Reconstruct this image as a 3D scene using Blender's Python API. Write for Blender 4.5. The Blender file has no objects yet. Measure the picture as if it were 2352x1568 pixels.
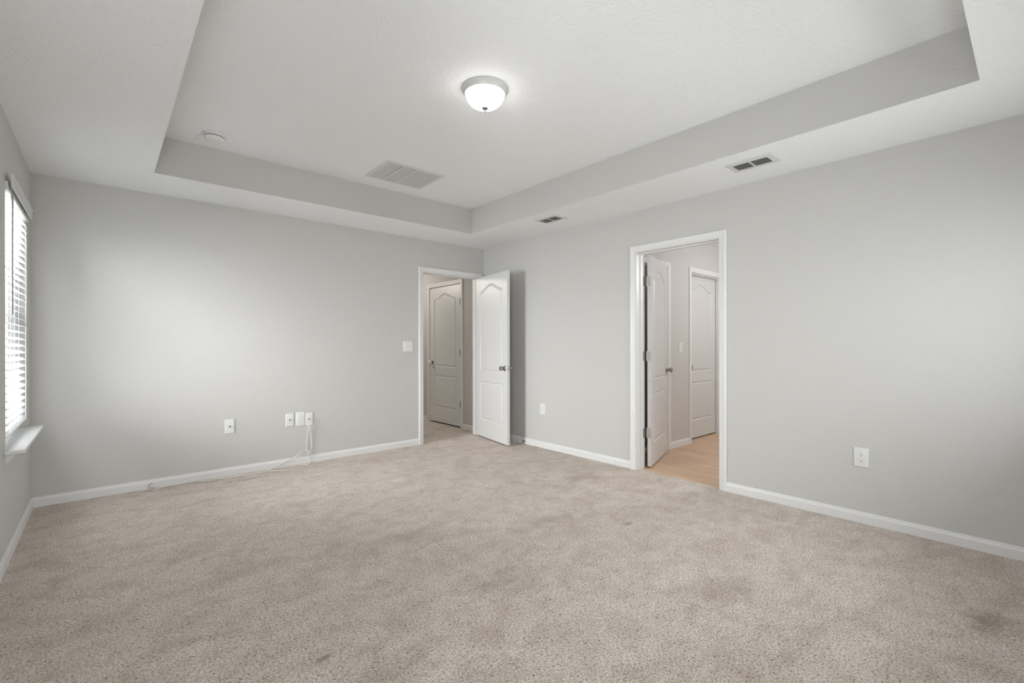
import bpy, bmesh, math, random
from mathutils import Vector, Matrix

random.seed(4)
S = bpy.context.scene
COL = S.collection
R = math.radians

# ------------------------------------------------------------------ camera
cd = bpy.data.cameras.new('camera')
cam = bpy.data.objects.new('camera', cd)
COL.objects.link(cam)
cd.sensor_width = 36.0
cd.lens = 1063.06 / 2352 * 36.0
cd.shift_y = 5.92 / 2352
cd.clip_start = 0.02
cam.matrix_world = (Matrix.Translation((0, 0, 1.1873)) @ Matrix.Rotation(R(-41.364), 4, 'Z')
                    @ Matrix.Rotation(R(90), 4, 'X') @ Matrix.Rotation(R(-0.078), 4, 'Z'))
S.camera = cam

# ------------------------------------------------------------------ world, exposure
S.view_settings.view_transform = 'Standard'
S.view_settings.look = 'None'
S.view_settings.gamma = 1.0
S.view_settings.use_curve_mapping = False
S.view_settings.exposure = 0.12
S.cycles.max_bounces = 14
S.cycles.diffuse_bounces = 7
S.cycles.use_adaptive_sampling = True
S.cycles.adaptive_threshold = 0.08
S.cycles.adaptive_min_samples = 20
S.cycles.transparent_max_bounces = 16
S.cycles.caustics_reflective = False
S.cycles.caustics_refractive = False
S.cycles.sample_clamp_indirect = 6.0

w = bpy.data.worlds.new('world')
S.world = w
w.use_nodes = True
bg = w.node_tree.nodes['Background']
bg.inputs[0].default_value = (0.93, 0.97, 1.0, 1)
bg.inputs[1].default_value = 1.6


def area(name, loc, size, direction, watts, color=(1, 1, 1)):
    l = bpy.data.lights.new(name, 'AREA')
    l.shape = 'RECTANGLE'
    l.size, l.size_y = size
    l.energy = watts
    l.color = color
    o = bpy.data.objects.new(name, l)
    COL.objects.link(o)
    o.location = loc
    o.rotation_euler = Vector(direction).to_track_quat('-Z', 'Y').to_euler()
    return o


def point(name, loc, watts, radius=0.08, color=(1, 1, 1)):
    l = bpy.data.lights.new(name, 'POINT')
    l.energy = watts
    l.shadow_soft_size = radius
    l.color = color
    o = bpy.data.objects.new(name, l)
    COL.objects.link(o)
    o.location = loc
    return o


# room dimensions (metres); camera stands at x=0, y=0
XR, YB, XL, YF = 3.769, 4.848, -0.403, -0.46
H = 2.44
TX0, TX1, TY0, TY1, ZT = 0.274, 3.128, 0.181, 4.258, 2.721
TW = 0.136      # right wall thickness
BW = 0.115      # back wall thickness

DAY = (0.95, 0.98, 1.0)
# daylight for the far window and two unseen windows added to light the room: sky light from the side, light thrown up off the ground,
# light falling down onto the carpet
area('daylight_far_window', (XL - 0.32, 4.18, 1.52), (1.3, 1.6), (1, -0.05, 0.05), 118, DAY).data.spread = R(98)
area('daylight_added_near_window', (XL - 0.20, 0.30, 1.1), (0.9, 1.4), (1, 1.6, 0.9), 60, DAY)  # lamp for the added near window
area('added_front_window_uplight', (2.6, YF - 0.20, 1.1), (1.75, 1.4), (-0.25, 1, 0.7), 21, DAY)  # lamp for the added front window, aimed up
area('added_front_window_downlight', (2.6, YF - 0.20, 1.75), (1.75, 1.0), (0, 1, -0.7), 14, DAY).data.spread = R(120)  # second lamp for the added front window, aimed down
point('hall_light', (2.75, 6.9, 2.25), 27, 0.12, (1.0, 0.92, 0.84))
point('bathroom_closet_fill', (4.5, 3.75, 2.2), 1.6, 0.08, (1.0, 0.93, 0.84))  # added fill that brightens the closet, no lamp known there
point('bathroom_light', (5.6, 1.25, 2.1), 44, 0.15, (0.97, 0.98, 1.0))


# ------------------------------------------------------------------ materials
def new_mat(name):
    m = bpy.data.materials.new(name)
    m.use_nodes = True
    n = m.node_tree.nodes
    return m, n, m.node_tree.links, n['Principled BSDF']


def coords(n, l, scale=(1, 1, 1)):
    g = n.new('ShaderNodeNewGeometry')
    mp = n.new('ShaderNodeMapping')
    mp.inputs['Scale'].default_value = scale
    l.new(g.outputs['Position'], mp.inputs['Vector'])
    return mp.outputs['Vector']


def noise(n, l, vec, scale, detail=3.0, rough=0.5, dist=0.0):
    t = n.new('ShaderNodeTexNoise')
    t.inputs['Scale'].default_value = scale
    t.inputs['Detail'].default_value = detail
    t.inputs['Roughness'].default_value = rough
    t.inputs['Distortion'].default_value = dist
    l.new(vec, t.inputs['Vector'])
    return t.outputs['Fac']


def ramp(n, l, fac, stops):
    r = n.new('ShaderNodeValToRGB')
    e = r.color_ramp.elements
    while len(e) < len(stops):
        e.new(0.5)
    for i, (p, c) in enumerate(stops):
        e[i].position = p
        e[i].color = (*c, 1) if len(c) == 3 else c
    l.new(fac, r.inputs['Fac'])
    return r.outputs['Color']


def mix(n, l, fac, a, b, mode='MIX'):
    m = n.new('ShaderNodeMix')
    m.data_type = 'RGBA'
    m.blend_type = mode
    for sock, v in ((m.inputs[0], fac), (m.inputs[6], a), (m.inputs[7], b)):
        if isinstance(v, (int, float)):
            sock.default_value = v
        elif isinstance(v, tuple):
            sock.default_value = (*v, 1) if len(v) == 3 else v
        else:
            l.new(v, sock)
    return m.outputs[2]


def bump(n, l, height, strength, distance, normal=None):
    b = n.new('ShaderNodeBump')
    b.inputs['Strength'].default_value = strength
    b.inputs['Distance'].default_value = distance
    l.new(height, b.inputs['Height'])
    if normal is not None:
        l.new(normal, b.inputs['Normal'])
    return b.outputs['Normal']


def plaster(name, color, scale, strength, dist, rough=0.75, streak=False):
    m, n, l, p = new_mat(name)
    v = coords(n, l)
    a = noise(n, l, v, scale, 3, 0.55, 0.8 if streak else 0.25)
    r = ramp(n, l, a, [(0.38, (0, 0, 0)), (0.62, (1, 1, 1))])
    nb = bump(n, l, r, strength, dist)
    if streak:
        b2 = noise(n, l, v, scale * 2.3, 2, 0.5, 2.0)
        nb = bump(n, l, b2, strength * 0.6, dist * 0.7, nb)
    l.new(nb, p.inputs['Normal'])
    big = noise(n, l, v, 0.9, 2)
    c = mix(n, l, big, tuple(x * 0.985 for x in color), tuple(min(1, x * 1.015) for x in color))
    l.new(c, p.inputs['Base Color'])
    p.inputs['Roughness'].default_value = rough
    return m


WALL = plaster('wall_paint', (0.55, 0.542, 0.522), 75, 0.30, 0.0016, 0.62)
WALL_B = plaster('bathroom_wall_paint', (0.55, 0.54, 0.525), 75, 0.22, 0.0016, 0.62)
CEIL = plaster('ceiling_paint', (0.835, 0.845, 0.845), 42, 0.42, 0.003, 0.8, True)


def simple(name, color, rough=0.4, metal=0.0, grain=None):
    m, n, l, p = new_mat(name)
    v = coords(n, l)
    f = noise(n, l, v, 14, 2)
    c = mix(n, l, f, tuple(x * 0.98 for x in color), color)
    l.new(c, p.inputs['Base Color'])
    p.inputs['Roughness'].default_value = rough
    p.inputs['Metallic'].default_value = metal
    if grain:
        v2 = coords(n, l, grain[0])
        g = noise(n, l, v2, 1.0, 4, 0.6, 1.2)
        l.new(bump(n, l, g, grain[1], 0.001), p.inputs['Normal'])
    return m


TRIM = simple('white_trim_paint', (0.73, 0.73, 0.72), 0.38)
DOOR = simple('white_door_paint', (0.66, 0.66, 0.65), 0.36, 0, ((90, 90, 4), 0.35))
PLASTIC = simple('white_plastic', (0.73, 0.73, 0.715), 0.30)
GLOSS = simple('white_enamel', (0.62, 0.62, 0.60), 0.25)
VENTW = simple('vent_enamel', (0.66, 0.66, 0.64), 0.45)
NICKEL = simple('brushed_nickel', (0.34, 0.33, 0.315), 0.28, 1.0)
AGED = simple('aged_hinge_steel', (0.13, 0.125, 0.12), 0.45, 0.6)
STEEL = simple('hinge_steel', (0.55, 0.54, 0.52), 0.5, 1.0)
DARK = simple('dark_slot', (0.015, 0.015, 0.015), 0.7)
DUCT_SHADE = simple('duct_shade_black', (0.03, 0.03, 0.03), 0.9)  # near black stands for the unlit depth behind the blades
CABLE = simple('white_cable_sheath', (0.74, 0.74, 0.70), 0.45)
VINYL = simple('white_vinyl', (0.80, 0.81, 0.82), 0.35)
RUBBER = simple('white_rubber', (0.8, 0.8, 0.78), 0.5)


def mat_slat():
    m, n, l, p = new_mat('blind_slat')
    p.inputs['Base Color'].default_value = (0.76, 0.765, 0.77, 1)
    p.inputs['Roughness'].default_value = 0.4
    tr = n.new('ShaderNodeBsdfTranslucent')
    tr.inputs[0].default_value = (0.88, 0.9, 0.9, 1)
    mx = n.new('ShaderNodeMixShader')
    mx.inputs[0].default_value = 0.18
    l.new(p.outputs[0], mx.inputs[1])
    l.new(tr.outputs[0], mx.inputs[2])
    l.new(mx.outputs[0], n['Material Output'].inputs[0])
    return m


SLAT = mat_slat()


def mat_glass():
    m, n, l, p = new_mat('window_glass')
    t = n.new('ShaderNodeBsdfTransparent')
    g = n.new('ShaderNodeBsdfGlossy')
    g.inputs['Roughness'].default_value = 0.03
    fr = n.new('ShaderNodeFresnel')
    fr.inputs[0].default_value = 1.35
    mx = n.new('ShaderNodeMixShader')
    l.new(fr.outputs[0], mx.inputs[0])
    l.new(t.outputs[0], mx.inputs[1])
    l.new(g.outputs[0], mx.inputs[2])
    l.new(mx.outputs[0], n['Material Output'].inputs[0])
    return m


GLASS = mat_glass()


def mat_bowl():
    m, n, l, p = new_mat('lit_frosted_glass')
    p.inputs['Base Color'].default_value = (0.9, 0.9, 0.9, 1)
    p.inputs['Roughness'].default_value = 0.3
    p.inputs['Emission Color'].default_value = (1.0, 0.985, 0.96, 1)
    p.inputs['Emission Strength'].default_value = 8
    return m


BOWL = mat_bowl()

# floor position of the stains and worn places in the carpet: x, y, rx, ry, strength
STAINS = [(0.616, 1.786, 0.035, 0.02, 0.55), (2.585, 1.791, 0.05, 0.03, 0.45), (2.83, 0.14, 0.16, 0.09, 0.45),
          (3.18, 2.70, 0.30, 0.12, 0.30), (1.50, 1.80, 0.34, 0.16, 0.22), (0.27, 4.76, 0.05, 0.03, 0.7),
          (0.95, 4.6, 0.22, 0.06, 0.3), (0.75, 1.55, 0.3, 0.12, 0.22), (2.2, 2.2, 0.4, 0.12, 0.15),
          (1.0, 1.3, 0.25, 0.12, 0.2), (2.3, 1.0, 0.35, 0.12, 0.2), (1.35, 2.6, 0.35, 0.10, 0.15)]


def mat_carpet():
    m, n, l, p = new_mat('beige_carpet')
    v = coords(n, l)
    tuft = noise(n, l, v, 120, 3, 0.62, 0.6)
    vor = n.new('ShaderNodeTexVoronoi')
    vor.feature = 'SMOOTH_F1'
    vor.inputs['Scale'].default_value = 150
    l.new(v, vor.inputs['Vector'])
    col = ramp(n, l, tuft, [(0.30, (0.23, 0.185, 0.15)), (0.42, (0.57, 0.50, 0.44)),
                            (0.55, (0.76, 0.685, 0.615)), (0.72, (0.87, 0.80, 0.73))])
    # brushed pile: shading of lying fibres painted in as lighter and darker patches
    v2 = coords(n, l, (1.0, 1.7, 1))
    patch = noise(n, l, v2, 3.2, 6, 0.66, 0.9)
    pc = ramp(n, l, patch, [(0.33, (0.86, 0.83, 0.81)), (0.5, (0.97, 0.965, 0.96)), (0.66, (1.04, 1.05, 1.06))])
    col = mix(n, l, 1.0, col, pc, 'MULTIPLY')
    mid = noise(n, l, v, 9, 4, 0.6, 0.4)
    mc = ramp(n, l, mid, [(0.35, (0.90, 0.885, 0.87)), (0.55, (1, 1, 1))])
    col = mix(n, l, 1.0, col, mc, 'MULTIPLY')
    edge = noise(n, l, v, 16, 4, 0.7)
    for (sx, sy, rx, ry, st) in STAINS:
        mp = n.new('ShaderNodeMapping')
        mp.vector_type = 'POINT'
        g = n.new('ShaderNodeNewGeometry')
        mp.inputs['Scale'].default_value = (1 / rx, 1 / ry, 0)
        mp.inputs['Location'].default_value = (-sx / rx, -sy / ry, 0)
        l.new(g.outputs['Position'], mp.inputs['Vector'])
        ln = n.new('ShaderNodeVectorMath')
        ln.operation = 'LENGTH'
        l.new(mp.outputs[0], ln.inputs[0])
        ad = n.new('ShaderNodeMath')
        ad.operation = 'MULTIPLY_ADD'
        l.new(edge, ad.inputs[0])
        ad.inputs[1].default_value = 2.2
        ad.inputs[2].default_value = -1.1
        sm = n.new('ShaderNodeMath')
        sm.operation = 'ADD'
        l.new(ln.outputs['Value'], sm.inputs[0])
        l.new(ad.outputs[0], sm.inputs[1])
        f = ramp(n, l, sm.outputs[0], [(0.2, (st, st, st)), (1.0, (0, 0, 0))])
        col = mix(n, l, f, col, (0.20, 0.155, 0.12))
    l.new(col, p.inputs['Base Color'])
    p.inputs['Roughness'].default_value = 0.95
    p.inputs['Specular IOR Level'].default_value = 0.1
    nb = bump(n, l, vor.outputs['Distance'], 0.5, 0.006)
    nb = bump(n, l, tuft, 0.9, 0.010, nb)
    l.new(nb, p.inputs['Normal'])
    return m


CARPET = mat_carpet()


def mat_wood():
    m, n, l, p = new_mat('oak_plank_floor')
    v = coords(n, l)
    sep = n.new('ShaderNodeSeparateXYZ')
    l.new(v, sep.inputs[0])
    comb = n.new('ShaderNodeCombineXYZ')
    l.new(sep.outputs[1], comb.inputs[0])
    l.new(sep.outputs[0], comb.inputs[1])
    br = n.new('ShaderNodeTexBrick')
    br.offset = 0.37
    br.inputs['Scale'].default_value = 1.0
    br.inputs['Brick Width'].default_value = 1.2
    br.inputs['Row Height'].default_value = 0.155
    br.inputs['Mortar Size'].default_value = 0.0022
    br.inputs['Mortar Smooth'].default_value = 0.3
    br.inputs['Color1'].default_value = (0.66, 0.475, 0.33, 1)
    br.inputs['Color2'].default_value = (0.59, 0.42, 0.29, 1)
    br.inputs['Mortar'].default_value = (0.38, 0.26, 0.17, 1)
    l.new(comb.outputs[0], br.inputs['Vector'])
    v2 = coords(n, l, (38, 2.2, 1))
    gr = noise(n, l, v2, 1.0, 4, 0.6, 0.8)
    gc = ramp(n, l, gr, [(0.3, (0.84, 0.80, 0.77)), (0.65, (1.04, 1.03, 1.02))])
    c = mix(n, l, 1.0, br.outputs['Color'], gc, 'MULTIPLY')
    l.new(c, p.inputs['Base Color'])
    p.inputs['Roughness'].default_value = 0.5
    return m


WOOD = mat_wood()


# ------------------------------------------------------------------ mesh helpers
def finish(name, bm, mat, parent=None, smooth=False, bevel=0.0):
    me = bpy.data.meshes.new(name)
    bmesh.ops.recalc_face_normals(bm, faces=bm.faces)
    bm.to_mesh(me)
    bm.free()
    o = bpy.data.objects.new(name, me)
    COL.objects.link(o)
    for mm in (mat if isinstance(mat, (list, tuple)) else [mat]):
        me.materials.append(mm)
    if smooth:
        for f in me.polygons:
            f.use_smooth = True
        me.set_sharp_from_angle(angle=R(38))
    if bevel:
        b = o.modifiers.new('bevel', 'BEVEL')
        b.width = bevel
        b.segments = 2
        b.limit_method = 'ANGLE'
    if parent is not None:
        o.parent = parent
    return o


def empty(name, loc=(0, 0, 0), rz=0.0, rot=None):
    o = bpy.data.objects.new(name, None)
    o.empty_display_size = 0.1
    COL.objects.link(o)
    o.location = loc
    o.rotation_euler = rot if rot else (0, 0, rz)
    return o


def thing(o, label, cat, group=None):
    o['label'] = label
    o['category'] = cat
    if group:
        o['group'] = group
    return o


def struct(o, label=None, cat=None):
    o['kind'] = 'structure'
    if label:
        o['label'] = label
    if cat:
        o['category'] = cat
    return o


def add_box(bm, x0, x1, y0, y1, z0, z1, mi=0, M=None):
    vs = [bm.verts.new((x, y, z)) for x in (x0, x1) for y in (y0, y1) for z in (z0, z1)]
    for q in ((0, 1, 3, 2), (4, 6, 7, 5), (0, 4, 5, 1), (2, 3, 7, 6), (0, 2, 6, 4), (1, 5, 7, 3)):
        bm.faces.new([vs[i] for i in q]).material_index = mi
    if M is not None:
        bmesh.ops.transform(bm, matrix=M, verts=vs)
    return vs


def box(name, x0, x1, y0, y1, z0, z1, mat, parent=None, bevel=0.0):
    bm = bmesh.new()
    add_box(bm, x0, x1, y0, y1, z0, z1)
    return finish(name, bm, mat, parent, bevel=bevel)


def add_lathe(bm, prof, M=Matrix.Identity(4), seg=40, ribs=0, ribamp=0.0):
    """prof: list of (r, z); revolves round local z."""
    rings = []
    for (r, z) in prof:
        if r < 1e-6:
            rings.append([bm.verts.new(M @ Vector((0, 0, z)))])
        else:
            ring = []
            for k in range(seg):
                a = 2 * math.pi * k / seg
                rr = r * (1 + (ribamp * math.cos(a * ribs) if ribs else 0))
                ring.append(bm.verts.new(M @ Vector((rr * math.cos(a), rr * math.sin(a), z))))
            rings.append(ring)
    for a, b in zip(rings, rings[1:]):
        if len(a) == 1 and len(b) == 1:
            continue
        for k in range(seg):
            k2 = (k + 1) % seg
            if len(a) == 1:
                bm.faces.new((a[0], b[k], b[k2]))
            elif len(b) == 1:
                bm.faces.new((a[k], b[0], a[k2]))
            else:
                bm.faces.new((a[k], b[k], b[k2], a[k2]))


def smooth_path(pts, sub=8):
    P = [Vector(p) for p in pts]
    P = [P[0]] + P + [P[-1]]
    out = []
    for i in range(1, len(P) - 2):
        a, b, c, d = P[i - 1], P[i], P[i + 1], P[i + 2]
        for s in range(sub):
            t = s / sub
            out.append(0.5 * ((2 * b) + (-a + c) * t + (2 * a - 5 * b + 4 * c - d) * t * t
                              + (-a + 3 * b - 3 * c + d) * t ** 3))
    out.append(P[-2])
    return out


def add_tube(bm, pts, r, seg=8):
    rings = []
    up = Vector((0.13, 0.27, 1)).normalized()
    for i, p in enumerate(pts):
        t = (pts[min(i + 1, len(pts) - 1)] - pts[max(i - 1, 0)]).normalized()
        a = t.cross(up)
        if a.length < 0.05:
            a = t.cross(Vector((1, 0, 0)))
        a.normalize()
        b = t.cross(a).normalized()
        up = (a.cross(t)).normalized()
        rings.append([bm.verts.new(p + (a * math.cos(2 * math.pi * k / seg) + b * math.sin(2 * math.pi * k / seg)) * r)
                      for k in range(seg)])
    for A, B in zip(rings, rings[1:]):
        for k in range(seg):
            bm.faces.new((A[k], A[(k + 1) % seg], B[(k + 1) % seg], B[k]))
    bm.faces.new(rings[0])
    bm.faces.new(rings[-1][::-1])


def slab(name, mapf, us, vs, holes, t0, t1, mat):
    """A wall: grid in (u, v), thickness t0..t1, rectangular holes cut clean. mapf(u, v, t) -> point."""
    us, vs = set(us), set(vs)
    for (a, b, c, d) in holes:
        us |= {a, b}
        vs |= {c, d}
    us, vs = sorted(us), sorted(vs)
    solid = lambda i, j: (0 <= i < len(us) - 1 and 0 <= j < len(vs) - 1 and not any(
        a - 1e-6 < (us[i] + us[i + 1]) / 2 < b + 1e-6 and c - 1e-6 < (vs[j] + vs[j + 1]) / 2 < d + 1e-6
        for (a, b, c, d) in holes))
    bm = bmesh.new()
    cache = {}

    def V(i, j, t):
        k = (i, j, t)
        if k not in cache:
            cache[k] = bm.verts.new(mapf(us[i], vs[j], t))
        return cache[k]
    for i in range(len(us) - 1):
        for j in range(len(vs) - 1):
            if not solid(i, j):
                continue
            for t in (t0, t1):
                bm.faces.new((V(i, j, t), V(i + 1, j, t), V(i + 1, j + 1, t), V(i, j + 1, t)))
            for (di, dj, e) in ((-1, 0, ((i, j), (i, j + 1))), (1, 0, ((i + 1, j), (i + 1, j + 1))),
                                (0, -1, ((i, j), (i + 1, j))), (0, 1, ((i, j + 1), (i + 1, j + 1)))):
                if not solid(i + di, j + dj):
                    bm.faces.new((V(*e[0], t0), V(*e[1], t0), V(*e[1], t1), V(*e[0], t1)))
    return struct(finish(name, bm, mat))


# ------------------------------------------------------------------ the shell
# openings: clear opening edges (inside the jamb)
D1 = (2.858, 3.672)            # back wall, door to the hall (x)
D2 = (1.721, 2.503)            # right wall, door to the bathroom (y)
D3 = (5.378, 6.196)            # right wall further on in the hall, closed door (y)
DH = 2.046                     # clear opening height
J = 0.018                      # jamb board
W1 = (3.690, 4.632, 0.600, 2.085)   # far window in the left wall (y0, y1, z0, z1)
W3 = (1.7, 3.5, 0.600, 2.085)       # unseen window added in the front wall, behind the camera (x0, x1, z0, z1)
W2 = (-0.17, 0.772, 0.600, 2.085)   # unseen near window added for its light, beside the camera
Y2 = 2.76                      # bathroom end wall
Y2T = 0.115

slab('wall_back', lambda u, v, t: (u, YB + t, v), [XL - 0.15, XR], [0, H + 0.4],
     [(D1[0] - J, D1[1] + J, -0.01, DH + J)], 0, BW, WALL)
slab('wall_right', lambda u, v, t: (XR + t, u, v), [YF - 0.15, 8.1], [0, H + 0.4],
     [(D2[0] - J, D2[1] + J, -0.01, DH + J), (D3[0] - J, D3[1] + J, -0.01, DH + J)], 0, TW, WALL)
slab('wall_left', lambda u, v, t: (XL - t, u, v), [YF, YB], [0, H + 0.4], [W1, W2], 0, 0.15, WALL)
slab('wall_front', lambda u, v, t: (u, YF - t, v), [XL - 0.15, XR], [0, H + 0.4], [W3], 0, 0.15, WALL)


def make_ceiling():
    bm = bmesh.new()
    xs = [XL, TX0, TX1, XR]
    ys = [YF, TY0, TY1, YB]
    for i in range(3):
        for j in range(3):
            z = ZT if (i == 1 and j == 1) else H
            v = [bm.verts.new((xs[i + a], ys[j + b], z)) for a, b in ((0, 0), (1, 0), (1, 1), (0, 1))]
            bm.faces.new(v)
    c = [(TX0, TY0), (TX1, TY0), (TX1, TY1), (TX0, TY1)]
    for k in range(4):
        a, b = c[k], c[(k + 1) % 4]
        f = bm.faces.new([bm.verts.new((*a, H)), bm.verts.new((*b, H)), bm.verts.new((*b, ZT)), bm.verts.new((*a, ZT))])
        f.material_index = 1
    bmesh.ops.remove_doubles(bm, verts=bm.verts, dist=1e-4)
    # outer skin above so that no light leaks in
    add_box(bm, XL - 0.1, XR + 0.1, YF - 0.1, YB + 0.1, ZT + 0.05, ZT + 0.12)
    return struct(finish('ceiling', bm, [CEIL, WALL]))


make_ceiling()

# floors: carpet in the bedroom and hall, planks in the bathroom
CARPX = XR + 0.035


def make_floor():
    bm = bmesh.new()
    add_box(bm, XL - 0.14, XR + 0.01, YF - 0.14, 8.1, -0.06, 0.0)
    add_box(bm, XR + 0.009, CARPX, D2[0] - J, D2[1] + J, -0.06, 0.0)
    add_box(bm, XR + 0.009, 4.7, D3[0] - 0.15, D3[1] + 0.15, -0.06, 0.0)
    return struct(finish('floor', bm, CARPET))


make_floor()
struct(box('floor_bathroom', CARPX, 7.3, -0.6, 4.2, -0.06, -0.004, WOOD))

# hall behind the back wall
struct(box('ceiling_hall', 1.2, XR + 0.02, YB + BW - 0.02, 8.1, H, H + 0.1, CEIL))
struct(box('wall_hall_left', 1.1, 1.2, YB + BW, 8.1, 0, H, WALL))
struct(box('wall_hall_end', 1.1, XR + 0.02, 8.0, 8.1, 0, H, WALL))
# closet behind the closed hall door
bm = bmesh.new()
add_box(bm, 4.6, 4.7, 5.1, 6.5, 0, H)
add_box(bm, XR + TW, 4.7, 5.0, 5.1, 0, H)
add_box(bm, XR + TW, 4.7, 6.5, 6.6, 0, H)
add_box(bm, XR + TW, 4.7, 5.0, 6.6, H, H + 0.1)
struct(finish('wall_closet', bm, WALL_B))
# bathroom
BD1 = (4.06, 4.752)            # dark closet opening in the bathroom end wall (x)
BD2 = (5.312, 6.122)           # closed door in the bathroom end wall (x)
slab('wall_bathroom_back', lambda u, v, t: (u, Y2 + t, v), [XR + TW, 7.3], [-0.06, H + 0.05],
     [(BD1[0] - J, BD1[1] + J, -0.07, DH + J), (BD2[0] - J, BD2[1] + J, -0.07, DH + J)], 0, Y2T, WALL_B)
struct(box('wall_bathroom_right', 7.2, 7.3, -0.6, Y2, -0.06, H + 0.05, WALL_B))
struct(box('wall_bathroom_front', XR + TW, 7.2, -0.6, -0.5, -0.06, H + 0.05, WALL_B))
struct(box('ceiling_bathroom', XR + TW - 0.02, 7.3, -0.6, 4.3, H, H + 0.1, CEIL))
bm = bmesh.new()
add_box(bm, XR + TW, 7.3, 4.2, 4.3, -0.06, H)
add_box(bm, 7.2, 7.3, Y2 + Y2T, 4.3, -0.06, H)
add_box(bm, 4.95, 5.05, Y2 + Y2T, 4.25, -0.06, H)
struct(finish('wall_bathroom_closet', bm, WALL_B))


# ------------------------------------------------------------------ casings, jambs, baseboards
CASING = [(0.0, 0.0), (0.0, 0.009), (0.004, 0.0115), (0.016, 0.011), (0.021, 0.0135), (0.030, 0.0140),
          (0.034, 0.0160), (0.047, 0.0175), (0.053, 0.0165), (0.057, 0.0125), (0.057, 0.0)]


def add_casing(bm, u0, u1, ztop, mp, z0=0.0, rev=0.006):
    """Mitred U of casing round an opening; mp(u, v, t) with t away from the wall."""
    rings = []
    for corner in range(4):
        ring = []
        for (a, t) in CASING:
            a += rev
            if corner == 0:
                uv = (u0 - a, z0)
            elif corner == 1:
                uv = (u0 - a, ztop + a)
            elif corner == 2:
                uv = (u1 + a, ztop + a)
            else:
                uv = (u1 + a, z0)
            ring.append(bm.verts.new(mp(*uv, t)))
        rings.append(ring)
    for A, B in zip(rings, rings[1:]):
        for k in range(len(A) - 1):
            bm.faces.new((A[k], A[k + 1], B[k + 1], B[k]))
    bm.faces.new(rings[0])
    bm.faces.new(rings[-1])


def add_jamb(bm, u0, u1, ztop, mp, d, stop0, z0=0.0):
    """Lining boards of an opening d deep with a stop bead starting at depth stop0."""
    def bx(a0, a1, v0, v1, t0, t1):
        vs = [bm.verts.new(mp(a, v, t)) for a in (a0, a1) for v in (v0, v1) for t in (t0, t1)]
        for q in ((0, 1, 3, 2), (4, 6, 7, 5), (0, 4, 5, 1), (2, 3, 7, 6), (0, 2, 6, 4), (1, 5, 7, 3)):
            bm.faces.new([vs[i] for i in q])
    bx(u0 - J, u0, z0, ztop + J, 0, d)
    bx(u1, u1 + J, z0, ztop + J, 0, d)
    bx(u0, u1, ztop, ztop + J, 0, d)
    if stop0 is not None:
        s1 = stop0 + 0.032
        bx(u0, u0 + 0.010, z0, ztop, stop0, s1)
        bx(u1 - 0.010, u1, z0, ztop, stop0, s1)
        bx(u0 + 0.010, u1 - 0.010, ztop - 0.010, ztop, stop0, s1)


def frame(name, u0, u1, mpf, d, stop, z0=0.0, back=True, label=None):
    bm = bmesh.new()
    add_jamb(bm, u0, u1, DH, lambda u, v, t: mpf(u, v, t), d, stop, z0)
    add_casing(bm, u0, u1, DH, lambda u, v, t: mpf(u, v, -t), z0)
    if back:
        add_casing(bm, u0, u1, DH, lambda u, v, t: mpf(u, v, d + t), z0)
    return struct(finish(name, bm, TRIM), label, 'door frame')


frame('trim_1', *D1, lambda u, v, t: (u, YB + t, v), BW, 0.040, label='white moulded casing round the hall doorway in the corner')
frame('trim_2', *D2, lambda u, v, t: (XR + t, u, v), TW, 0.060, -0.004, label='white moulded casing round the bathroom doorway on the right wall')
frame('trim_3', *D3, lambda u, v, t: (XR + t, u, v), TW, 0.040, back=False, label='white casing round the closed door in the hall')
frame('trim_4', *BD1, lambda u, v, t: (u, Y2 + t, v), Y2T, 0.04, -0.004, back=False, label='white casing half hidden behind the open bathroom door')
frame('trim_5', *BD2, lambda u, v, t: (u, Y2 + t, v), Y2T, 0.040, -0.004, back=False, label='white casing round the closed door inside the bathroom')

BASE = [(0.0, 0.0), (0.0125, 0.0), (0.0125, 0.050), (0.0115, 0.053), (0.0075, 0.064), (0.0070, 0.069), (0.003, 0.073), (0.0, 0.073)]


def baseboard(name, segs, mpf, z0=0.0, mitre=()):
    bm = bmesh.new()
    for k, (a, b) in enumerate(segs):
        A = [bm.verts.new(mpf(a + (t if (k, 0) in mitre else 0), z + z0, t)) for (t, z) in BASE]
        B = [bm.verts.new(mpf(b - (t if (k, 1) in mitre else 0), z + z0, t)) for (t, z) in BASE]
        for i in range(len(A)):
            j = (i + 1) % len(A)
            bm.faces.new((A[i], A[j], B[j], B[i]))
        bm.faces.new(A)
        bm.faces.new(B)
    return struct(finish(name, bm, TRIM))


CW = 0.063
baseboard('baseboard_back', [(XL, D1[0] - CW), (D1[1] + CW, XR)], lambda u, v, t: (u, YB - t, v), mitre={(0, 0), (1, 1)})
baseboard('baseboard_right', [(YF, D2[0] - CW), (D2[1] + CW, YB)], lambda u, v, t: (XR - t, u, v), mitre={(0, 0), (1, 1)})
baseboard('baseboard_left', [(YF, YB)], lambda u, v, t: (XL + t, u, v), mitre={(0, 0), (0, 1)})
baseboard('baseboard_front', [(XL, XR)], lambda u, v, t: (u, YF + t, v), mitre={(0, 0), (0, 1)})
baseboard('baseboard_hall', [(YB + BW, D3[0] - CW), (D3[1] + CW, 8.0)], lambda u, v, t: (XR - t, u, v))
baseboard('baseboard_bathroom', [(BD1[1] + CW, BD2[0] - CW), (BD2[1] + CW, 7.2)], lambda u, v, t: (u, Y2 - t, v), -0.004)


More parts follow.
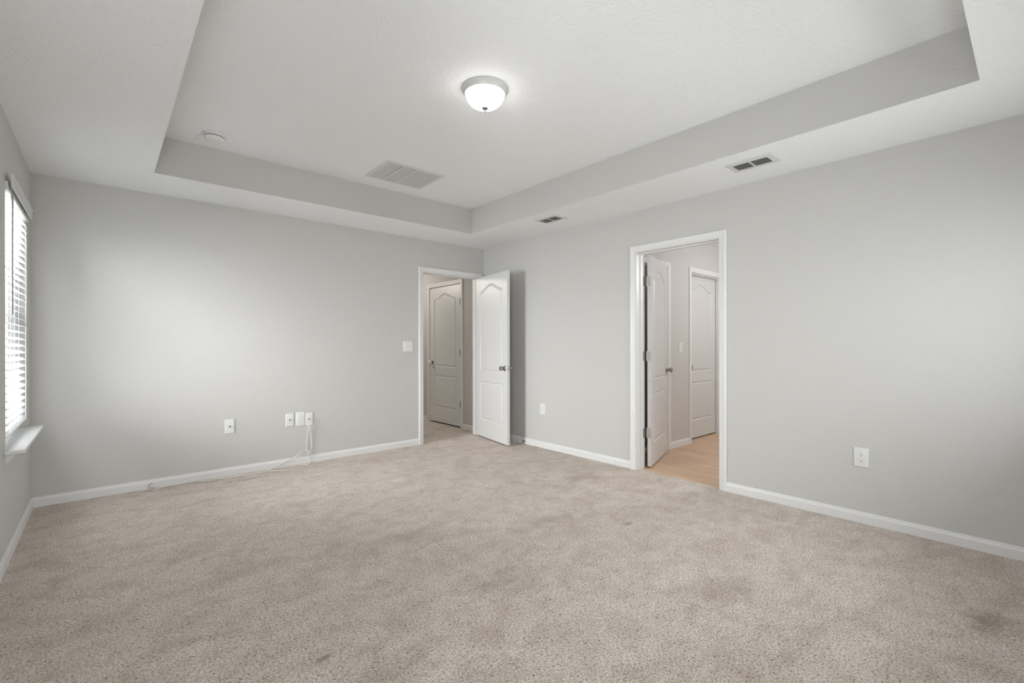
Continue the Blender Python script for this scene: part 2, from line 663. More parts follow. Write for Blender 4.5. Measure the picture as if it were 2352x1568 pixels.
# ------------------------------------------------------------------ doors
def arch_outline(x0, x1, z0, z1, rise, n=22):
    pts = [(x0, z0), (x1, z0)]
    if rise:
        for k in range(n + 1):
            t = 1 - 2 * k / n
            pts.append((x0 + (x1 - x0) * (1 + t) / 2, z1 + rise * 0.5 * (1 + math.cos(math.pi * t))))
    else:
        pts += [(x1, z1), (x0, z1)]
    return pts


def inset(pts, d):
    out = []
    n = len(pts)
    for i in range(n):
        p0, p1, p2 = Vector(pts[i - 1]), Vector(pts[i]), Vector(pts[(i + 1) % n])
        a = (p1 - p0).normalized()
        b = (p2 - p1).normalized()
        na, nb = Vector((-a.y, a.x)), Vector((-b.y, b.x))
        m = (na + nb)
        m = m / max(0.3, m.dot(na)) if m.length > 1e-6 else na
        out.append((p1.x + m.x * d, p1.y + m.y * d))
    return out


def leaf_mesh(w, h, th, stile=0.113):
    """Two-panel moulded door, arched top panel; x 0..w, y 0..th (two faces), z 0..h."""
    bm = bmesh.new()
    panels = [arch_outline(stile, w - stile, 0.215, 0.700, 0), arch_outline(stile, w - stile, 0.825, 1.835, 0.083)]
    prof = [(0.0, 0.0), (0.003, 0.0035), (0.008, 0.0085), (0.013, 0.0095), (0.018, 0.0080), (0.034, 0.0015), (0.038, 0.0010)]
    for side in (0, 1):
        Y = (lambda d: d) if side == 0 else (lambda d: th - d)
        outer = [bm.verts.new((x, Y(0), z)) for x, z in ((0, 0), (w, 0), (w, h), (0, h))]
        edges = [bm.edges.new((outer[k], outer[(k + 1) % 4])) for k in range(4)]
        for P in panels:
            prev = None
            for (d, dep) in prof:
                ring = [bm.verts.new((x, Y(dep), z)) for x, z in (inset(P, d) if d else P)]
                if prev is None:
                    edges += [bm.edges.new((ring[k], ring[(k + 1) % len(ring)])) for k in range(len(ring))]
                else:
                    for k in range(len(ring)):
                        k2 = (k + 1) % len(ring)
                        bm.faces.new((prev[k], prev[k2], ring[k2], ring[k]))
                prev = ring
            bm.faces.new(prev)
        bmesh.ops.triangle_fill(bm, edges=edges, use_beauty=True)
    for (a, b) in (((0, 0), (w, 0)), ((w, 0), (w, h)), ((w, h), (0, h)), ((0, h), (0, 0))):
        bm.faces.new([bm.verts.new((a[0], 0, a[1])), bm.verts.new((b[0], 0, b[1])),
                      bm.verts.new((b[0], th, b[1])), bm.verts.new((a[0], th, a[1]))])
    bmesh.ops.remove_doubles(bm, verts=bm.verts, dist=1e-5)
    return bm


KNOB = [(0, 0), (0.032, 0), (0.033, 0.003), (0.030, 0.007), (0.022, 0.010), (0.013, 0.013), (0.0115, 0.022),
        (0.0135, 0.029), (0.020, 0.034), (0.0255, 0.041), (0.027, 0.049), (0.0255, 0.056), (0.020, 0.061), (0.010, 0.0635), (0, 0.064)]


def knob(parent, x, y, z, out):
    """out = +1 or -1: direction of local y the knob points in."""
    bm = bmesh.new()
    M = Matrix.Translation((x, y, z)) @ Matrix.Rotation(R(-90 * out), 4, 'X')
    add_lathe(bm, KNOB, M, 32)
    o = finish('knob', bm, NICKEL, parent, smooth=True)
    o['label'] = 'round brushed nickel knob'
    return o


def hinge(parent, M):
    """Butt hinge: knuckle on local z, one leaf to +x, one to -x, in the local xz plane."""
    bm = bmesh.new()
    hh = 0.089
    for k in range(5):
        z0 = -hh / 2 + k * hh / 5
        add_lathe(bm, [(0, z0 + 0.0005), (0.0058, z0 + 0.0005), (0.0062, z0 + 0.0015), (0.0062, z0 + hh / 5 - 0.0015), (0.0058, z0 + hh / 5 - 0.0005), (0, z0 + hh / 5 - 0.0005)], M, 16)
    for sz in (-1, 1):
        add_lathe(bm, [(0, sz * hh / 2), (0.005, sz * hh / 2), (0.004, sz * (hh / 2 + 0.004)), (0, sz * (hh / 2 + 0.005))], M, 12)
    return bm


def hinge_plate(bm, M, w=0.030, hh=0.089, th=0.0022):
    r = 0.010
    pts = [(0, -hh / 2), (w - r, -hh / 2)] + [(w - r + r * math.sin(a), -hh / 2 + r - r * math.cos(a)) for a in (R(30), R(60), R(90))] \
        + [(w - r + r * math.cos(a), hh / 2 - r + r * math.sin(a)) for a in (0, R(30), R(60), R(90))] + [(0, hh / 2)]
    A = [bm.verts.new(M @ Vector((x, 0, z))) for x, z in pts]
    B = [bm.verts.new(M @ Vector((x, -th, z))) for x, z in pts]
    bm.faces.new(A)
    bm.faces.new(B[::-1])
    for k in range(len(A)):
        k2 = (k + 1) % len(A)
        bm.faces.new((A[k], A[k2], B[k2], B[k]))
    for (x, z) in ((w * 0.45, hh * 0.32), (w * 0.68, 0.0), (w * 0.45, -hh * 0.32)):
        add_lathe(bm, [(0, -0.0005), (0.0035, -0.0005), (0.003, 0.0008), (0, 0.0006)],
                  M @ Matrix.Translation((x, -th, z)) @ Matrix.Rotation(R(90), 4, 'X'), 10)


TH = 0.035


def door(name, loc, rz, w, h, label, knob_z=0.905, knobs=(0, 1), hinges_z=(1.79, 1.07, 0.33), pin_side=1,
         hinge_plates=False, latch=True):
    """Local x runs from the hinge edge to the free edge; local y is the thickness 0..TH."""
    e = struct(empty(name, loc, rz), label, 'door')
    leaf = finish('door_leaf', leaf_mesh(w, h, TH), DOOR, e)
    kx = w - 0.062
    if 0 in knobs:
        knob(e, kx, 0, knob_z - loc[2], -1)
    if 1 in knobs:
        knob(e, kx, TH, knob_z - loc[2], 1)
    if latch:
        bm = bmesh.new()
        add_box(bm, w - 0.001, w + 0.0015, TH / 2 - 0.0125, TH / 2 + 0.0125, knob_z - loc[2] - 0.028, knob_z - loc[2] + 0.028)
        add_box(bm, w + 0.001, w + 0.009, TH / 2 - 0.006, TH / 2 + 0.006, knob_z - loc[2] - 0.008, knob_z - loc[2] + 0.008)
        finish('latch_plate', bm, STEEL, e, bevel=0.0008)
    for z in hinges_z:
        py = TH + 0.004 if pin_side else -0.004
        M = Matrix.Translation((-0.004, py, z - loc[2]))
        bm = hinge(e, M)
        if hinge_plates:
            # plate let into the hinge edge of the leaf, seen because the door stands open
            s = -1 if pin_side else 1
            M2 = Matrix.Translation((-0.0005, TH + 0.002 if pin_side else -0.002, z - loc[2])) @ Matrix.Rotation(R(90 * s), 4, 'Z')
            if pin_side:
                # local plate x must run along -y, plate normal towards -x
                M2 = Matrix.Translation((0.0, TH + 0.002, z - loc[2])) @ Matrix(((0, 1, 0, 0), (-1, 0, 0, 0), (0, 0, 1, 0), (0, 0, 0, 1)))
            hinge_plate(bm, M2, 0.036)
        o = finish('hinge', bm, STEEL, e, smooth=True)
        o['label'] = 'satin steel hinge'
    return e


# door 1: stands open into the room, hinged on the corner side of the hall doorway.
# tip of the face seen from the room at (3.494, 4.054); hinge end at (3.637, 4.842)
a1 = math.atan2(4.054 - 4.842, 3.494 - 3.637)
# local +y must point to +x (the side away from the camera)
door('door_1', (3.634, 4.836, 0.018), a1, 0.800, 2.022, 'open white two-panel arched door standing in the far corner of the room',
     pin_side=1)
# door 2: stands open into the bathroom. Room-side face corner at (3.934, 2.449)
a2 = R(18.7)
nx, ny = -math.sin(a2), math.cos(a2)
p2 = (3.923 - nx * TH, 2.483 - ny * TH)
d2 = door('door_2', (p2[0], p2[1], 0.010), a2, 0.762, 2.030, 'open white arched-panel door swung into the bathroom, three steel hinges showing',
          pin_side=1, hinge_plates=True)
# plates on the jamb of the bathroom doorway
for z in (1.79, 1.07, 0.33):
    bm = bmesh.new()
    M = Matrix(((-1, 0, 0, XR + TW + 0.008), (0, -1, 0, D2[1] - 0.0022), (0, 0, 1, z), (0, 0, 0, 1)))
    hinge_plate(bm, M, 0.036)
    o = finish('hinge_plate', bm, STEEL)
    o.parent = bpy.data.objects['trim_2']
# door 3: closed, in the right wall of the hall, hinged on the near side
door('door_3', (XR + 0.003, D3[0] + 0.003, 0.022), R(90), D3[1] - D3[0] - 0.006, 2.015,
     'closed white arched-panel door in the hall beyond the corner doorway', pin_side=1, knobs=(1,), knob_z=0.913, latch=False)
bpy.data.objects['door_3'].rotation_euler = (0, 0, R(90))
# with rz=90 local +y points to -x, so the face seen from the hall is y = TH
bpy.data.objects['door_3'].location.x = XR + 0.003 + TH
# its hinge knuckles stand out dark, and the knob carries a milky child-proof cover
d3 = bpy.data.objects['door_3']
for o in [c for c in d3.children if c.name.startswith('hinge')]:
    o.data.materials[0] = AGED
    o.location = (0.0035, 0.006, 0)
    o['label'] = 'dark hinge knuckle'
bm = bmesh.new()
add_lathe(bm, [(0.016, 0.020), (0.026, 0.023), (0.034, 0.034), (0.0365, 0.048), (0.034, 0.060), (0.026, 0.069), (0.012, 0.073), (0, 0.0735)],
          Matrix.Translation((D3[1] - D3[0] - 0.006 - 0.062, TH, 0.913 - 0.022)) @ Matrix.Rotation(R(-90), 4, 'X'), 28)
finish('knob_cover', bm, PLASTIC, d3, smooth=True)['label'] = 'milky white round knob cover'
# door 4: closed, inside the bathroom, set back at the far side of its frame, hinged on the right
door('door_4', (BD2[1] - 0.003, Y2 + Y2T, 0.012), R(180), BD2[1] - BD2[0] - 0.006, 2.025,
     'closed white arched-panel door inside the bathroom, seen through the right doorway', pin_side=0, knobs=(1,), knob_z=0.90,
     hinges_z=(), latch=False)
bpy.data.objects['door_4'].location.y = Y2 + Y2T + 0.001


# ------------------------------------------------------------------ windows
def window(name, mpf, u0, u1, z0, z1, label, horn=0.045, sill_d=0.078):
    """mpf(u, v, t): t > 0 goes outward through the wall (depth 0.15)."""
    e = struct(empty(name, mpf((u0 + u1) / 2, z0, 0)), label, 'window')
    inv = Matrix.Translation(-Vector(e.location))

    def bx(bm, a0, a1, v0, v1, t0, t1):
        vs = [bm.verts.new(mpf(a, v, t)) for a in (a0, a1) for v in (v0, v1) for t in (t0, t1)]
        for q in ((0, 1, 3, 2), (4, 6, 7, 5), (0, 4, 5, 1), (2, 3, 7, 6), (0, 2, 6, 4), (1, 5, 7, 3)):
            bm.faces.new([vs[i] for i in q])

    def done(nm, bm, mat, bevel=0.0):
        bmesh.ops.transform(bm, matrix=inv, verts=bm.verts)
        return finish(nm, bm, mat, e, bevel=bevel)
    g0, g1 = 0.085, 0.145
    fz0 = z0 + 0.017
    bm = bmesh.new()
    bx(bm, u0, u0 + 0.035, fz0, z1, g0, g1)
    bx(bm, u1 - 0.035, u1, fz0, z1, g0, g1)
    bx(bm, u0 + 0.035, u1 - 0.035, fz0, fz0 + 0.035, g0, g1)
    bx(bm, u0 + 0.035, u1 - 0.035, z1 - 0.035, z1, g0, g1)
    done('window_frame', bm, VINYL, 0.002)
    zm = (fz0 + z1) / 2
    for (a, b, t0, t1) in ((fz0 + 0.035, zm + 0.02, g0 + 0.004, g0 + 0.028), (zm - 0.02, z1 - 0.035, g0 + 0.030, g0 + 0.054)):
        bm = bmesh.new()
        s = 0.042
        A, Bq = u0 + 0.035, u1 - 0.035
        bx(bm, A, A + s, a, b, t0, t1)
        bx(bm, Bq - s, Bq, a, b, t0, t1)
        bx(bm, A + s, Bq - s, a, a + s, t0, t1)
        bx(bm, A + s, Bq - s, b - s, b, t0, t1)
        sash = done('sash', bm, VINYL, 0.002)
        bm = bmesh.new()
        bx(bm, A + s, Bq - s, a + s, b - s, (t0 + t1) / 2 - 0.002, (t0 + t1) / 2 + 0.002)
        bmesh.ops.transform(bm, matrix=inv, verts=bm.verts)
        finish('pane', bm, GLASS, sash)
    bm = bmesh.new()
    out = [(u0, g0), (u1, g0), (u1, 0.0), (u1 + horn, 0.0), (u1 + horn, -sill_d), (u0 - horn, -sill_d), (u0 - horn, 0.0), (u0, 0.0)]
    A = [bm.verts.new(mpf(u, z0 - 0.003, t)) for u, t in out]
    Bq = [bm.verts.new(mpf(u, z0 + 0.017, t)) for u, t in out]
    bm.faces.new(A)
    bm.faces.new(Bq)
    for k in range(8):
        k2 = (k + 1) % 8
        bm.faces.new((A[k], A[k2], Bq[k2], Bq[k]))
    done('window_sill', bm, TRIM, 0.003)
    bm = bmesh.new()
    pr = [(0.0, -0.003), (0.032, -0.003), (0.030, -0.010), (0.018, -0.030), (0.012, -0.040), (0.012, -0.052), (0.0, -0.052)]
    A = [bm.verts.new(mpf(u0 + 0.0, z0 + v, -t)) for t, v in pr]
    Bq = [bm.verts.new(mpf(u1 - 0.0, z0 + v, -t)) for t, v in pr]
    bm.faces.new(A)
    bm.faces.new(Bq)
    for k in range(len(A)):
        k2 = (k + 1) % len(A)
        bm.faces.new((A[k], A[k2], Bq[k2], Bq[k]))
    done('sill_apron', bm, TRIM)
    return e


LW = lambda u, v, t: (XL - t, u, v)
window('window_1', LW, *W1, 'far window in the left wall, behind half-closed white blinds')
window('added_window_2', LW, *W2, 'unseen near window added in the left wall for its light, beside the camera')

window('added_window_3', lambda u, v, t: (u, YF - t, v), *W3, 'unseen wide window added in the front wall for its light, behind the camera')


# blind in the far window
def make_blind():
    y0, y1, z0, z1 = W1
    e = thing(empty('window_blind', (XL - 0.020, (y0 + y1) / 2, z0)), 'white horizontal slat blind filling the window in the left wall', 'window blind')
    base = Vector(e.location)

    def done(nm, bm, mat, **k):
        bmesh.ops.transform(bm, matrix=Matrix.Translation(-base), verts=bm.verts)
        return finish(nm, bm, mat, e, **k)
    bm = bmesh.new()
    # valance: moulded front board returning to the wall at both ends
    vx = -0.373
    pr = [(0.0, 2.050), (0.006, 2.048), (0.008, 2.056), (0.005, 2.066), (0.005, 2.104), (0.009, 2.112), (0.009, 2.122), (0.0, 2.122)]
    A = [bm.verts.new((vx - 0.008 + t, y0 + 0.008, z)) for t, z in pr]
    B = [bm.verts.new((vx - 0.008 + t, y1 - 0.012, z)) for t, z in pr]
    bm.faces.new(A)
    bm.faces.new(B)
    for k in range(len(A)):
        k2 = (k + 1) % len(A)
        bm.faces.new((A[k], A[k2], B[k2], B[k]))
    for yy in (y0 + 0.15, y1 - 0.15):      # clips holding it to the headrail
        add_box(bm, XL + 0.004, vx - 0.007, yy - 0.012, yy + 0.012, 2.066, 2.070)
    done('valance', bm, SLAT)
    bm = bmesh.new()
    add_box(bm, XL - 0.048, XL + 0.010, y0 + 0.012, y1 - 0.012, 2.034, 2.080)
    done('headrail', bm, PLASTIC, bevel=0.002)
    # slats
    bm = bmesh.new()
    n, pitch, wd, tilt = 31, 0.0432, 0.050, R(24)
    ztop = 2.005
    for i in range(n):
        zc = ztop - i * pitch
        M = Matrix.Translation((XL - 0.020, (y0 + y1) / 2, zc)) @ Matrix.Rotation(tilt, 4, 'Y')
        L = (y1 - y0) / 2 - 0.012
        T, Bt = [], []
        for s in range(7):
            u = -wd / 2 + wd * s / 6
            cz = 0.0022 * (1 - (2 * u / wd) ** 2)
            T.append([bm.verts.new(M @ Vector((u, sy * L, cz + 0.0011))) for sy in (-1, 1)])
            Bt.append([bm.verts.new(M @ Vector((u, sy * L, cz - 0.0011))) for sy in (-1, 1)])
        for s in range(6):
            bm.faces.new((T[s][0], T[s + 1][0], T[s + 1][1], T[s][1]))
            bm.faces.new((Bt[s][0], Bt[s][1], Bt[s + 1][1], Bt[s + 1][0]))
            for q in (0, 1):
                bm.faces.new((T[s][q], Bt[s][q], Bt[s + 1][q], T[s + 1][q]))
        for s in (0, 6):
            bm.faces.new((T[s][0], T[s][1], Bt[s][1], Bt[s][0]))
    done('slats', bm, SLAT)
    bm = bmesh.new()
    add_box(bm, -0.025, 0.025, -(y1 - y0) / 2 + 0.012, (y1 - y0) / 2 - 0.012, -0.008, 0.008,
            M=Matrix.Translation((XL - 0.020, (y0 + y1) / 2, ztop - n * pitch - 0.002)) @ Matrix.Rotation(R(-52), 4, 'Y'))
    done('bottom_rail', bm, PLASTIC, bevel=0.003)
    for yy in (y0 + 0.14, (y0 + y1) / 2, y1 - 0.14):
        bm = bmesh.new()
        for dx in (-0.025, 0.025):
            add_tube(bm, [Vector((XL - 0.020 + dx * 1.02, yy, 2.035)), Vector((XL - 0.020 + dx * 1.02, yy, 0.690))], 0.0011, 6)
        done('ladder_cord', bm, PLASTIC)
    bm = bmesh.new()
    wy = y0 + 0.11
    add_tube(bm, [Vector((XL + 0.014, wy, 2.036)), Vector((XL + 0.016, wy, 2.0)), Vector((XL + 0.015, wy, 1.36))], 0.0045, 8)
    done('tilt_wand', bm, simple('grey_clear_plastic', (0.28, 0.28, 0.28), 0.25), smooth=True)


make_blind()


# ------------------------------------------------------------------ wall plates
def plate_mesh(w, h, t=0.006):
    """Bevelled cover plate; local x across, z up, y = -t .. 0 (faces -y)."""
    bm = bmesh.new()
    add_box(bm, -w / 2, w / 2, -t, 0, -h / 2, h / 2)
    es = [e for e in bm.edges if all(abs(v.co.y + t) < 1e-6 for v in e.verts)]
    bmesh.ops.bevel(bm, geom=es, offset=0.004, segments=3, affect='EDGES', profile=0.6)
    return bm


def screw(parent, x, z, y):
    bm = bmesh.new()
    M = Matrix.Translation((x, y, z)) @ Matrix.Rotation(R(90), 4, 'X')
    add_lathe(bm, [(0, 0), (0.003, 0), (0.0026, 0.0009), (0, 0.0011)], M, 12)
    o = finish('screw', bm, PLASTIC, parent, smooth=True)
    return o


def outlet(loc, rz, label, w=0.080, h=0.127):
    e = thing(empty('electrical_outlet', loc, rz), label, 'outlet')
    finish('cover_plate', plate_mesh(w, h), PLASTIC, e, smooth=True)
    for s in (1, -1):
        zc = s * 0.0205
        bm = bmesh.new()
        pts = []
        for k in range(36):
            a = 2 * math.pi * k / 36
            pts.append((0.0172 * math.cos(a), max(-0.0145, min(0.0145, 0.0172 * math.sin(a)))))
        A = [bm.verts.new((x, -0.0082, zc + z)) for x, z in pts]
        B = [bm.verts.new((x, -0.004, zc + z)) for x, z in pts]
        bm.faces.new(A)
        for k in range(36):
            bm.faces.new((A[k], A[(k + 1) % 36], B[(k + 1) % 36], B[k]))
        sock = finish('receptacle', bm, PLASTIC, e, smooth=True)
        bm = bmesh.new()
        for sx in (-1, 1):
            add_box(bm, sx * 0.0063 - 0.0008, sx * 0.0063 + 0.0008, -0.0085, -0.0080, zc + 0.0005, zc + 0.0085)
        add_lathe(bm, [(0, 0.0003), (0.0026, 0.0003), (0.0026, 0), (0, 0)],
                  Matrix.Translation((0, -0.0082, zc - 0.0075)) @ Matrix.Rotation(R(90), 4, 'X'), 14)
        finish('slots', bm, DARK, sock)
    screw(e, 0, 0, -0.006)
    return e


def jack_plate(name, loc, rz, label, cat, w=0.074, h=0.124):
    e = thing(empty(name, loc, rz), label, cat)
    finish('cover_plate', plate_mesh(w, h), PLASTIC, e, smooth=True)
    for s in (1, -1):
        screw(e, 0, s * 0.042, -0.006)
    bm = bmesh.new()
    M = Matrix.Translation((0, -0.006, 0)) @ Matrix.Rotation(R(90), 4, 'X')
    add_lathe(bm, [(0, 0), (0.0065, 0), (0.0065, 0.002), (0.0046, 0.002), (0.0046, 0.009), (0.003, 0.009), (0.003, 0.004), (0, 0.004)], M, 18)
    finish('jack', bm, simple('dark_brass_%s' % len(bpy.data.materials), (0.10, 0.09, 0.08), 0.4, 0.8), e, smooth=True)
    return e


def switch(loc, rz, label, gangs, w, h=0.122):
    e = thing(empty('light_switch', loc, rz), label, 'light switch')
    finish('cover_plate', plate_mesh(w, h), PLASTIC, e, smooth=True)
    for g in range(gangs):
        x = (g - (gangs - 1) / 2) * 0.046
        bm = bmesh.new()
        add_box(bm, -0.0047, 0.0047, -0.012, 0, -0.004, 0.004,
                M=Matrix.Translation((x, -0.005, 0.003)) @ Matrix.Rotation(R(-28), 4, 'X'))
        add_box(bm, x - 0.006, x + 0.006, -0.0072, -0.0055, -0.012, 0.012)
        finish('toggle', bm, PLASTIC, e, bevel=0.001)
        for s in (1, -1):
            screw(e, x, s * 0.030, -0.006)
    return e


jack_plate('cable_plate', (0.851, YB, 0.4435), 0, 'single white jack plate alone on the back wall left of the cables', 'wall plate', 0.076, 0.127)
jack_plate('cable_plate', (1.362, YB, 0.4465), 0, 'white jack plate leftmost of the three plates in a row', 'wall plate', 0.073, 0.124)
outlet((1.4605, YB, 0.4465), 0, 'duplex outlet in the middle of the three plates in a row', 0.082, 0.133)
jp = jack_plate('cable_plate', (1.5435, YB, 0.437), 0, 'white jack plate with cables plugged in, rightmost of three in a row', 'wall plate', 0.073, 0.124)
switch((2.655, YB, 1.163), 0, 'square double toggle light switch left of the hall doorway', 2, 0.122, 0.122)
outlet((XR, 3.750, 0.4435), R(-90), 'small duplex outlet on the right wall between the two doorways')
outlet((XR, 0.774, 0.432), R(-90), 'duplex outlet on the right wall to the right of the bathroom doorway', 0.080, 0.124)
switch((5.055, Y2, 1.143), 0, 'narrow single light switch on the bathroom wall between two doors', 1, 0.074, 0.118)


# ------------------------------------------------------------------ cables on the wall and floor
PX = 1176.0


def wallpt(px, py, off):
    """Point of the back wall (brought forward by off) traced in the photograph."""
    yaw, f, cyy, hh, roll = R(41.364), 1063.06, 789.915, 1.1873, -0.00136
    a, b = px - PX, py - cyy
    c, s = math.cos(-roll), math.sin(-roll)
    a, b = c * a - s * b, s * a + c * b
    r, u = a / f, -b / f
    x = r * math.cos(yaw) + math.sin(yaw)
    y = -r * math.sin(yaw) + math.cos(yaw)
    t = (YB - off) / y
    z = hh + t * u
    if z < 0.004:
        t = (hh - 0.004) / -u
        z = 0.004
        return Vector((t * x, min(t * y, YB - 0.017), z))
    if z < 0.078 and off < 0.0165:
        off2 = 0.0165
        t = (YB - off2) / y
        z = max(0.004, hh + t * u)
    return Vector((t * x, t * y, z))


def c8(x, y, off=0.008):
    return wallpt(640 + x / 11.2, 930 + y / 11.2, off)


def c7(x, y, off=0.016):
    return wallpt(320 + x / 5.345, 920 + y / 5.345, off)


JX = Vector((1.5435, YB - 0.016, 0.437))
p_a = [JX, JX + Vector((0.0, -0.028, -0.006)), c8(762, 500, 0.03), c8(745, 700, 0.015), c8(725, 900), c8(730, 1100, 0.008), c8(745, 1240, 0.014),
       c8(800, 1320, 0.02), c8(850, 1300, 0.022), c8(832, 1230, 0.022), c8(740, 1182, 0.022), c8(620, 1180, 0.02), c8(520, 1240, 0.018),
       c8(400, 1340, 0.018), c7(1850, 720, 0.02), c7(1700, 800, 0.02), c7(1580, 858, 0.03), c7(1450, 885, 0.03), c7(1300, 905), c7(1150, 925),
       c7(1000, 950, 0.03), c7(900, 972, 0.05), c7(800, 985, 0.04), c7(700, 985), c7(500, 1022), c7(330, 1050), c7(160, 1090)]
p_b = [JX + Vector((0.004, 0, 0)), JX + Vector((0.006, -0.026, -0.004)), c8(800, 520, 0.03), c8(830, 680, 0.02), c8(855, 850, 0.01), c8(850, 1080, 0.01),
       c8(800, 1190, 0.014), c8(740, 1260, 0.026), c8(640, 1272, 0.02), c8(540, 1290, 0.016), c8(420, 1340, 0.014), c8(250, 1425, 0.018), c8(0, 1545, 0.018),
       c7(1640, 835, 0.024), c7(1540, 872, 0.03), c7(1400, 893, 0.022), c7(1200, 925, 0.022), c7(1020, 955, 0.02), c7(900, 945, 0.018), c7(800, 968, 0.02),
       c7(700, 985, 0.022), c7(500, 1024, 0.022)]
p_c = [c8(800, 530, 0.032), c8(780, 620, 0.02), c8(815, 800, 0.01), c8(835, 1000, 0.01), c8(810, 1180, 0.018), c8(745, 1240, 0.03), c8(775, 1310, 0.02), c8(800, 1380, 0.0165),
       c8(820, 1455, 0.0175), c7(2095, 765, 0.02), c7(2070, 783, 0.02), c7(1960, 787, 0.02), c7(1900, 822, 0.02), c7(1830, 846, 0.02), c7(1700, 858, 0.03), c7(1580, 860, 0.03)]
bm = bmesh.new()
for pp in (p_a, p_b, p_c):
    add_tube(bm, smooth_path(pp, 8), 0.0030, 8)
cab = thing(finish('television_cable', bm, CABLE, smooth=True),
            'thin white cables hanging from the wall plate and trailing left along the baseboard', 'cable')
bm = bmesh.new()
add_tube(bm, [JX + Vector((0.001, 0.003, 0)), JX + Vector((0.001, -0.016, -0.002))], 0.0065, 12)
finish('connector', bm, NICKEL, cab, smooth=True)
# loose curled end by the baseboard
bm = bmesh.new()
o0 = Vector((0.285, YB - 0.020, 0.004))
add_tube(bm, smooth_path([o0 + Vector((0.030, -0.004, 0.0)), o0 + Vector((0.008, -0.006, 0.002)), o0 + Vector((-0.010, -0.006, 0.012)), o0 + Vector((-0.012, -0.004, 0.026)),
                          o0 + Vector((0.000, -0.004, 0.037)), o0 + Vector((0.014, -0.004, 0.034))], 8), 0.0032, 8)
e = thing(finish('cable_end', bm, simple('grey_cable', (0.33, 0.33, 0.30), 0.5), smooth=True),
          'short curled grey cable end poking out at the foot of the back baseboard', 'cable')

# ------------------------------------------------------------------ door stop
e = thing(empty('door_stop', (XR - 0.0125, 4.047, 0.034), R(180)), 'spring door stop with white tip on the baseboard behind the open door', 'door stop')
bm = bmesh.new()
MX = Matrix.Rotation(R(90), 4, 'Y')
add_lathe(bm, [(0, 0), (0.014, 0), (0.015, 0.003), (0.010, 0.006), (0, 0.006)], MX, 20)
finish('base', bm, NICKEL, e, smooth=True)
bm = bmesh.new()
pts = []
for k in range(17 * 10 + 1):
    a = 2 * math.pi * k / 10
    x = 0.006 + 0.058 * k / 170
    pts.append(Vector((x, 0.0055 * math.cos(a), 0.0055 * math.sin(a) - 0.004 * (k / 170) ** 2)))
add_tube(bm, pts, 0.0016, 6)
finish('spring', bm, NICKEL, e, smooth=True)
bm = bmesh.new()
add_lathe(bm, [(0, 0.062), (0.008, 0.062), (0.0085, 0.066), (0.0085, 0.074), (0.006, 0.078), (0, 0.079)],
          Matrix.Translation((0, 0, -0.004)) @ MX, 20)
finish('tip', bm, RUBBER, e, smooth=True)['label'] = 'white rubber tip'

# ------------------------------------------------------------------ ceiling light
LX, LY = 1.723, 2.200
e = thing(empty('ceiling_light', (LX, LY, ZT)), 'round flush ceiling light with glowing ribbed glass bowl', 'ceiling light')
bm = bmesh.new()
add_lathe(bm, [(0, -0.0005), (0.1375, -0.0005), (0.1405, -0.003), (0.1405, -0.006), (0.137, -0.009), (0.131, -0.0145), (0.125, -0.022), (0.1225, -0.027), (0.1232, -0.030),
               (0.1205, -0.0325), (0.1165, -0.0325), (0.1155, -0.028), (0, -0.027)], seg=96)
finish('light_pan', bm, GLOSS, e, smooth=True)
bm = bmesh.new()
prof = [(0.1155, -0.029)]
for k in range(1, 15):
    a = math.pi / 2 * k / 15
    prof.append((0.1155 * math.cos(a) ** 0.85, -0.029 - 0.083 * math.sin(a)))
prof.append((0, -0.1125))
add_lathe(bm, prof, seg=288, ribs=72, ribamp=0.006)
o = finish('glass_bowl', bm, BOWL, e, smooth=True)
o['label'] = 'glowing frosted glass bowl'
bm = bmesh.new()
add_lathe(bm, [(0, -0.110), (0.017, -0.110), (0.0185, -0.113), (0.016, -0.118), (0.009, -0.123), (0.005, -0.126), (0.0045, -0.128), (0.0055, -0.131), (0.0045, -0.135), (0, -0.1365)], seg=28)
finish('finial', bm, NICKEL, e, smooth=True)

# ------------------------------------------------------------------ smoke detector
e = thing(empty('smoke_detector', (0.604, 3.985, ZT)), 'round white smoke detector on the raised ceiling', 'smoke detector')
bm = bmesh.new()
add_lathe(bm, [(0, -0.0005), (0.068, -0.0005), (0.070, -0.004), (0.069, -0.012), (0.066, -0.015), (0, -0.015)], seg=56)
finish('mounting_base', bm, PLASTIC, e, smooth=True)
bm = bmesh.new()
add_lathe(bm, [(0, -0.015), (0.055, -0.015), (0.055, -0.0195), (0, -0.0195)], seg=48)
finish('sensor_slot', bm, DARK, e, smooth=True)
bm = bmesh.new()
add_lathe(bm, [(0, -0.0195), (0.061, -0.0195), (0.0615, -0.023), (0.056, -0.038), (0.050, -0.043), (0.030, -0.045), (0, -0.0455)], seg=56)
finish('cover', bm, PLASTIC, e, smooth=True)
bm = bmesh.new()
add_lathe(bm, [(0, -0.044), (0.010, -0.044), (0.010, -0.0475), (0, -0.048)], M=Matrix.Translation((0.022, 0.008, 0)), seg=20)
finish('test_button', bm, PLASTIC, e, smooth=True)

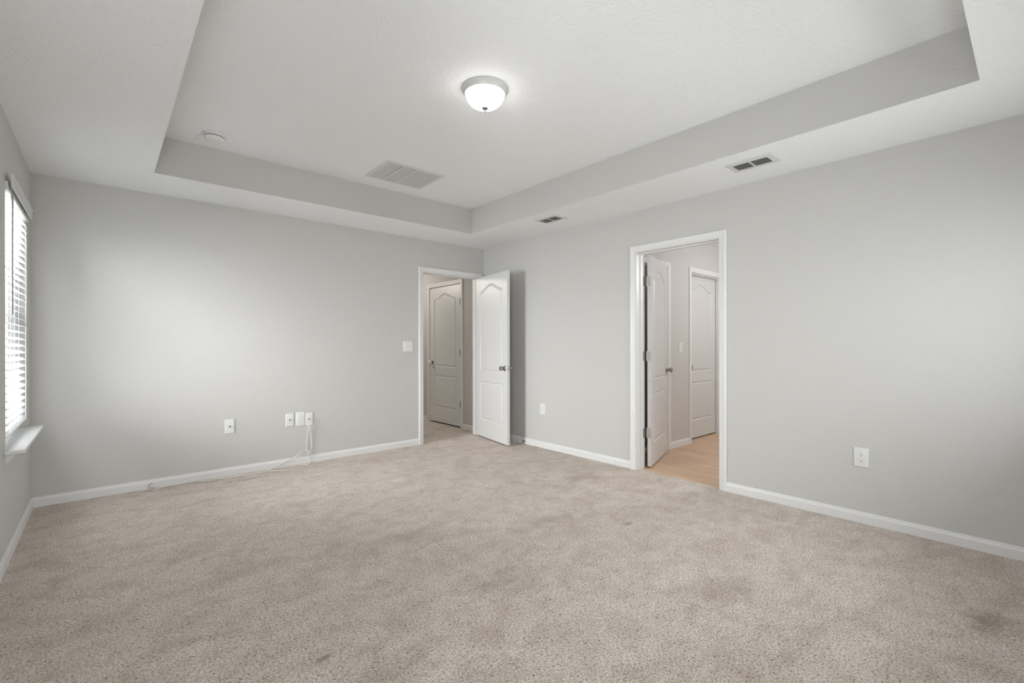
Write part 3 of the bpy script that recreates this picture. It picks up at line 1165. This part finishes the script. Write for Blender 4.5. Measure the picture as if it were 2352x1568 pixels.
# ------------------------------------------------------------------ return-air grille in the raised ceiling
RX0, RX1, RY0, RY1 = 1.778, 2.332, 3.567, 4.028
e = thing(empty('return_air_grille', ((RX0 + RX1) / 2, (RY0 + RY1) / 2, ZT)), 'large white return air grille with four sections on the raised ceiling', 'air vent')
hw, hd = (RX1 - RX0) / 2, (RY1 - RY0) / 2
bm = bmesh.new()
b = 0.028
for (x0, x1, y0, y1) in ((-hw, hw, -hd, -hd + b), (-hw, hw, hd - b, hd), (-hw, -hw + b, -hd + b, hd - b), (hw - b, hw, -hd + b, hd - b)):
    add_box(bm, x0, x1, y0, y1, -0.009, -0.0005)
fr = finish('grille_frame', bm, VENTW, e, bevel=0.003)
for k in (-1, 0, 1):
    xx = k * (hw - b) / 2
    bm = bmesh.new()
    add_box(bm, xx - 0.007, xx + 0.007, -hd + b, hd - b, -0.0125, -0.002)
    finish('divider', bm, VENTW, e)
bm = bmesh.new()
nb = 34
for k in range(nb):
    yy = -hd + b + (2 * hd - 2 * b) * (k + 0.5) / nb
    add_box(bm, -hw + b, hw - b, -0.0062, 0.0062, -0.0006, 0.0006,
            M=Matrix.Translation((0, yy, -0.0052)) @ Matrix.Rotation(R(-28), 4, 'X'))
finish('louvers', bm, simple('shaded_louver_enamel', (0.54, 0.54, 0.52), 0.5), e)  # greyer than the frame: shade on the blades painted into the colour
bm = bmesh.new()
add_box(bm, -hw + 0.01, hw - 0.01, -hd + 0.01, hd - 0.01, -0.0016, -0.0008)
finish('backing', bm, DUCT_SHADE, e)  # black sheet in place of the shaded hollow above


# ------------------------------------------------------------------ supply registers in the lower ceiling
def register(loc, label):
    """Local y is the long side."""
    e = thing(empty('ceiling_register', loc), label, 'air vent')
    hx, hy, ix, iy = 0.099, 0.150, 0.055, 0.112
    bm = bmesh.new()
    # sloped stamped frame
    def ring(x, y, z):
        return [bm.verts.new((sx * x, sy * y, z)) for sx, sy in ((-1, -1), (1, -1), (1, 1), (-1, 1))]
    rs = [ring(hx, hy, -0.0004), ring(hx, hy, -0.003), ring(hx - 0.004, hy - 0.004, -0.0048), ring(ix + 0.006, iy + 0.006, -0.0085), ring(ix, iy, -0.008), ring(ix, iy, -0.001)]
    for A, B in zip(rs, rs[1:]):
        for k in range(4):
            bm.faces.new((A[k], A[(k + 1) % 4], B[(k + 1) % 4], B[k]))
    add_box(bm, -ix, ix, -0.006, 0.006, -0.0085, -0.001)
    finish('register_frame', bm, VENTW, e, bevel=0.0008)
    nbl = 7
    for s in (-1, 1):
        bm = bmesh.new()
        for k in range(nbl):
            xx = -ix + 2 * ix * (k + 0.62) / nbl
            add_box(bm, -0.0065, 0.0065, s * (iy + 0.006) / 2 - (iy - 0.006) / 2, s * (iy + 0.006) / 2 + (iy - 0.006) / 2, -0.0006, 0.0006,
                    M=Matrix.Translation((xx, 0, -0.0060)) @ Matrix.Rotation(R(-37), 4, 'Y'))
        finish('louver_bank', bm, simple('louver_enamel_%d' % len(bpy.data.materials), (0.42, 0.41, 0.39), 0.5), e)
    bm = bmesh.new()
    add_box(bm, -ix, ix, -iy, iy, -0.0012, -0.0006)
    finish('duct_shade_sheet', bm, DUCT_SHADE, e)  # flat black sheet painted as the shade inside the opening
    return e


register((3.373, 1.307, H), 'larger-looking ceiling register nearer the right edge, above the right wall')
register((3.359, 3.226, H), 'small ceiling register nearer the far corner')
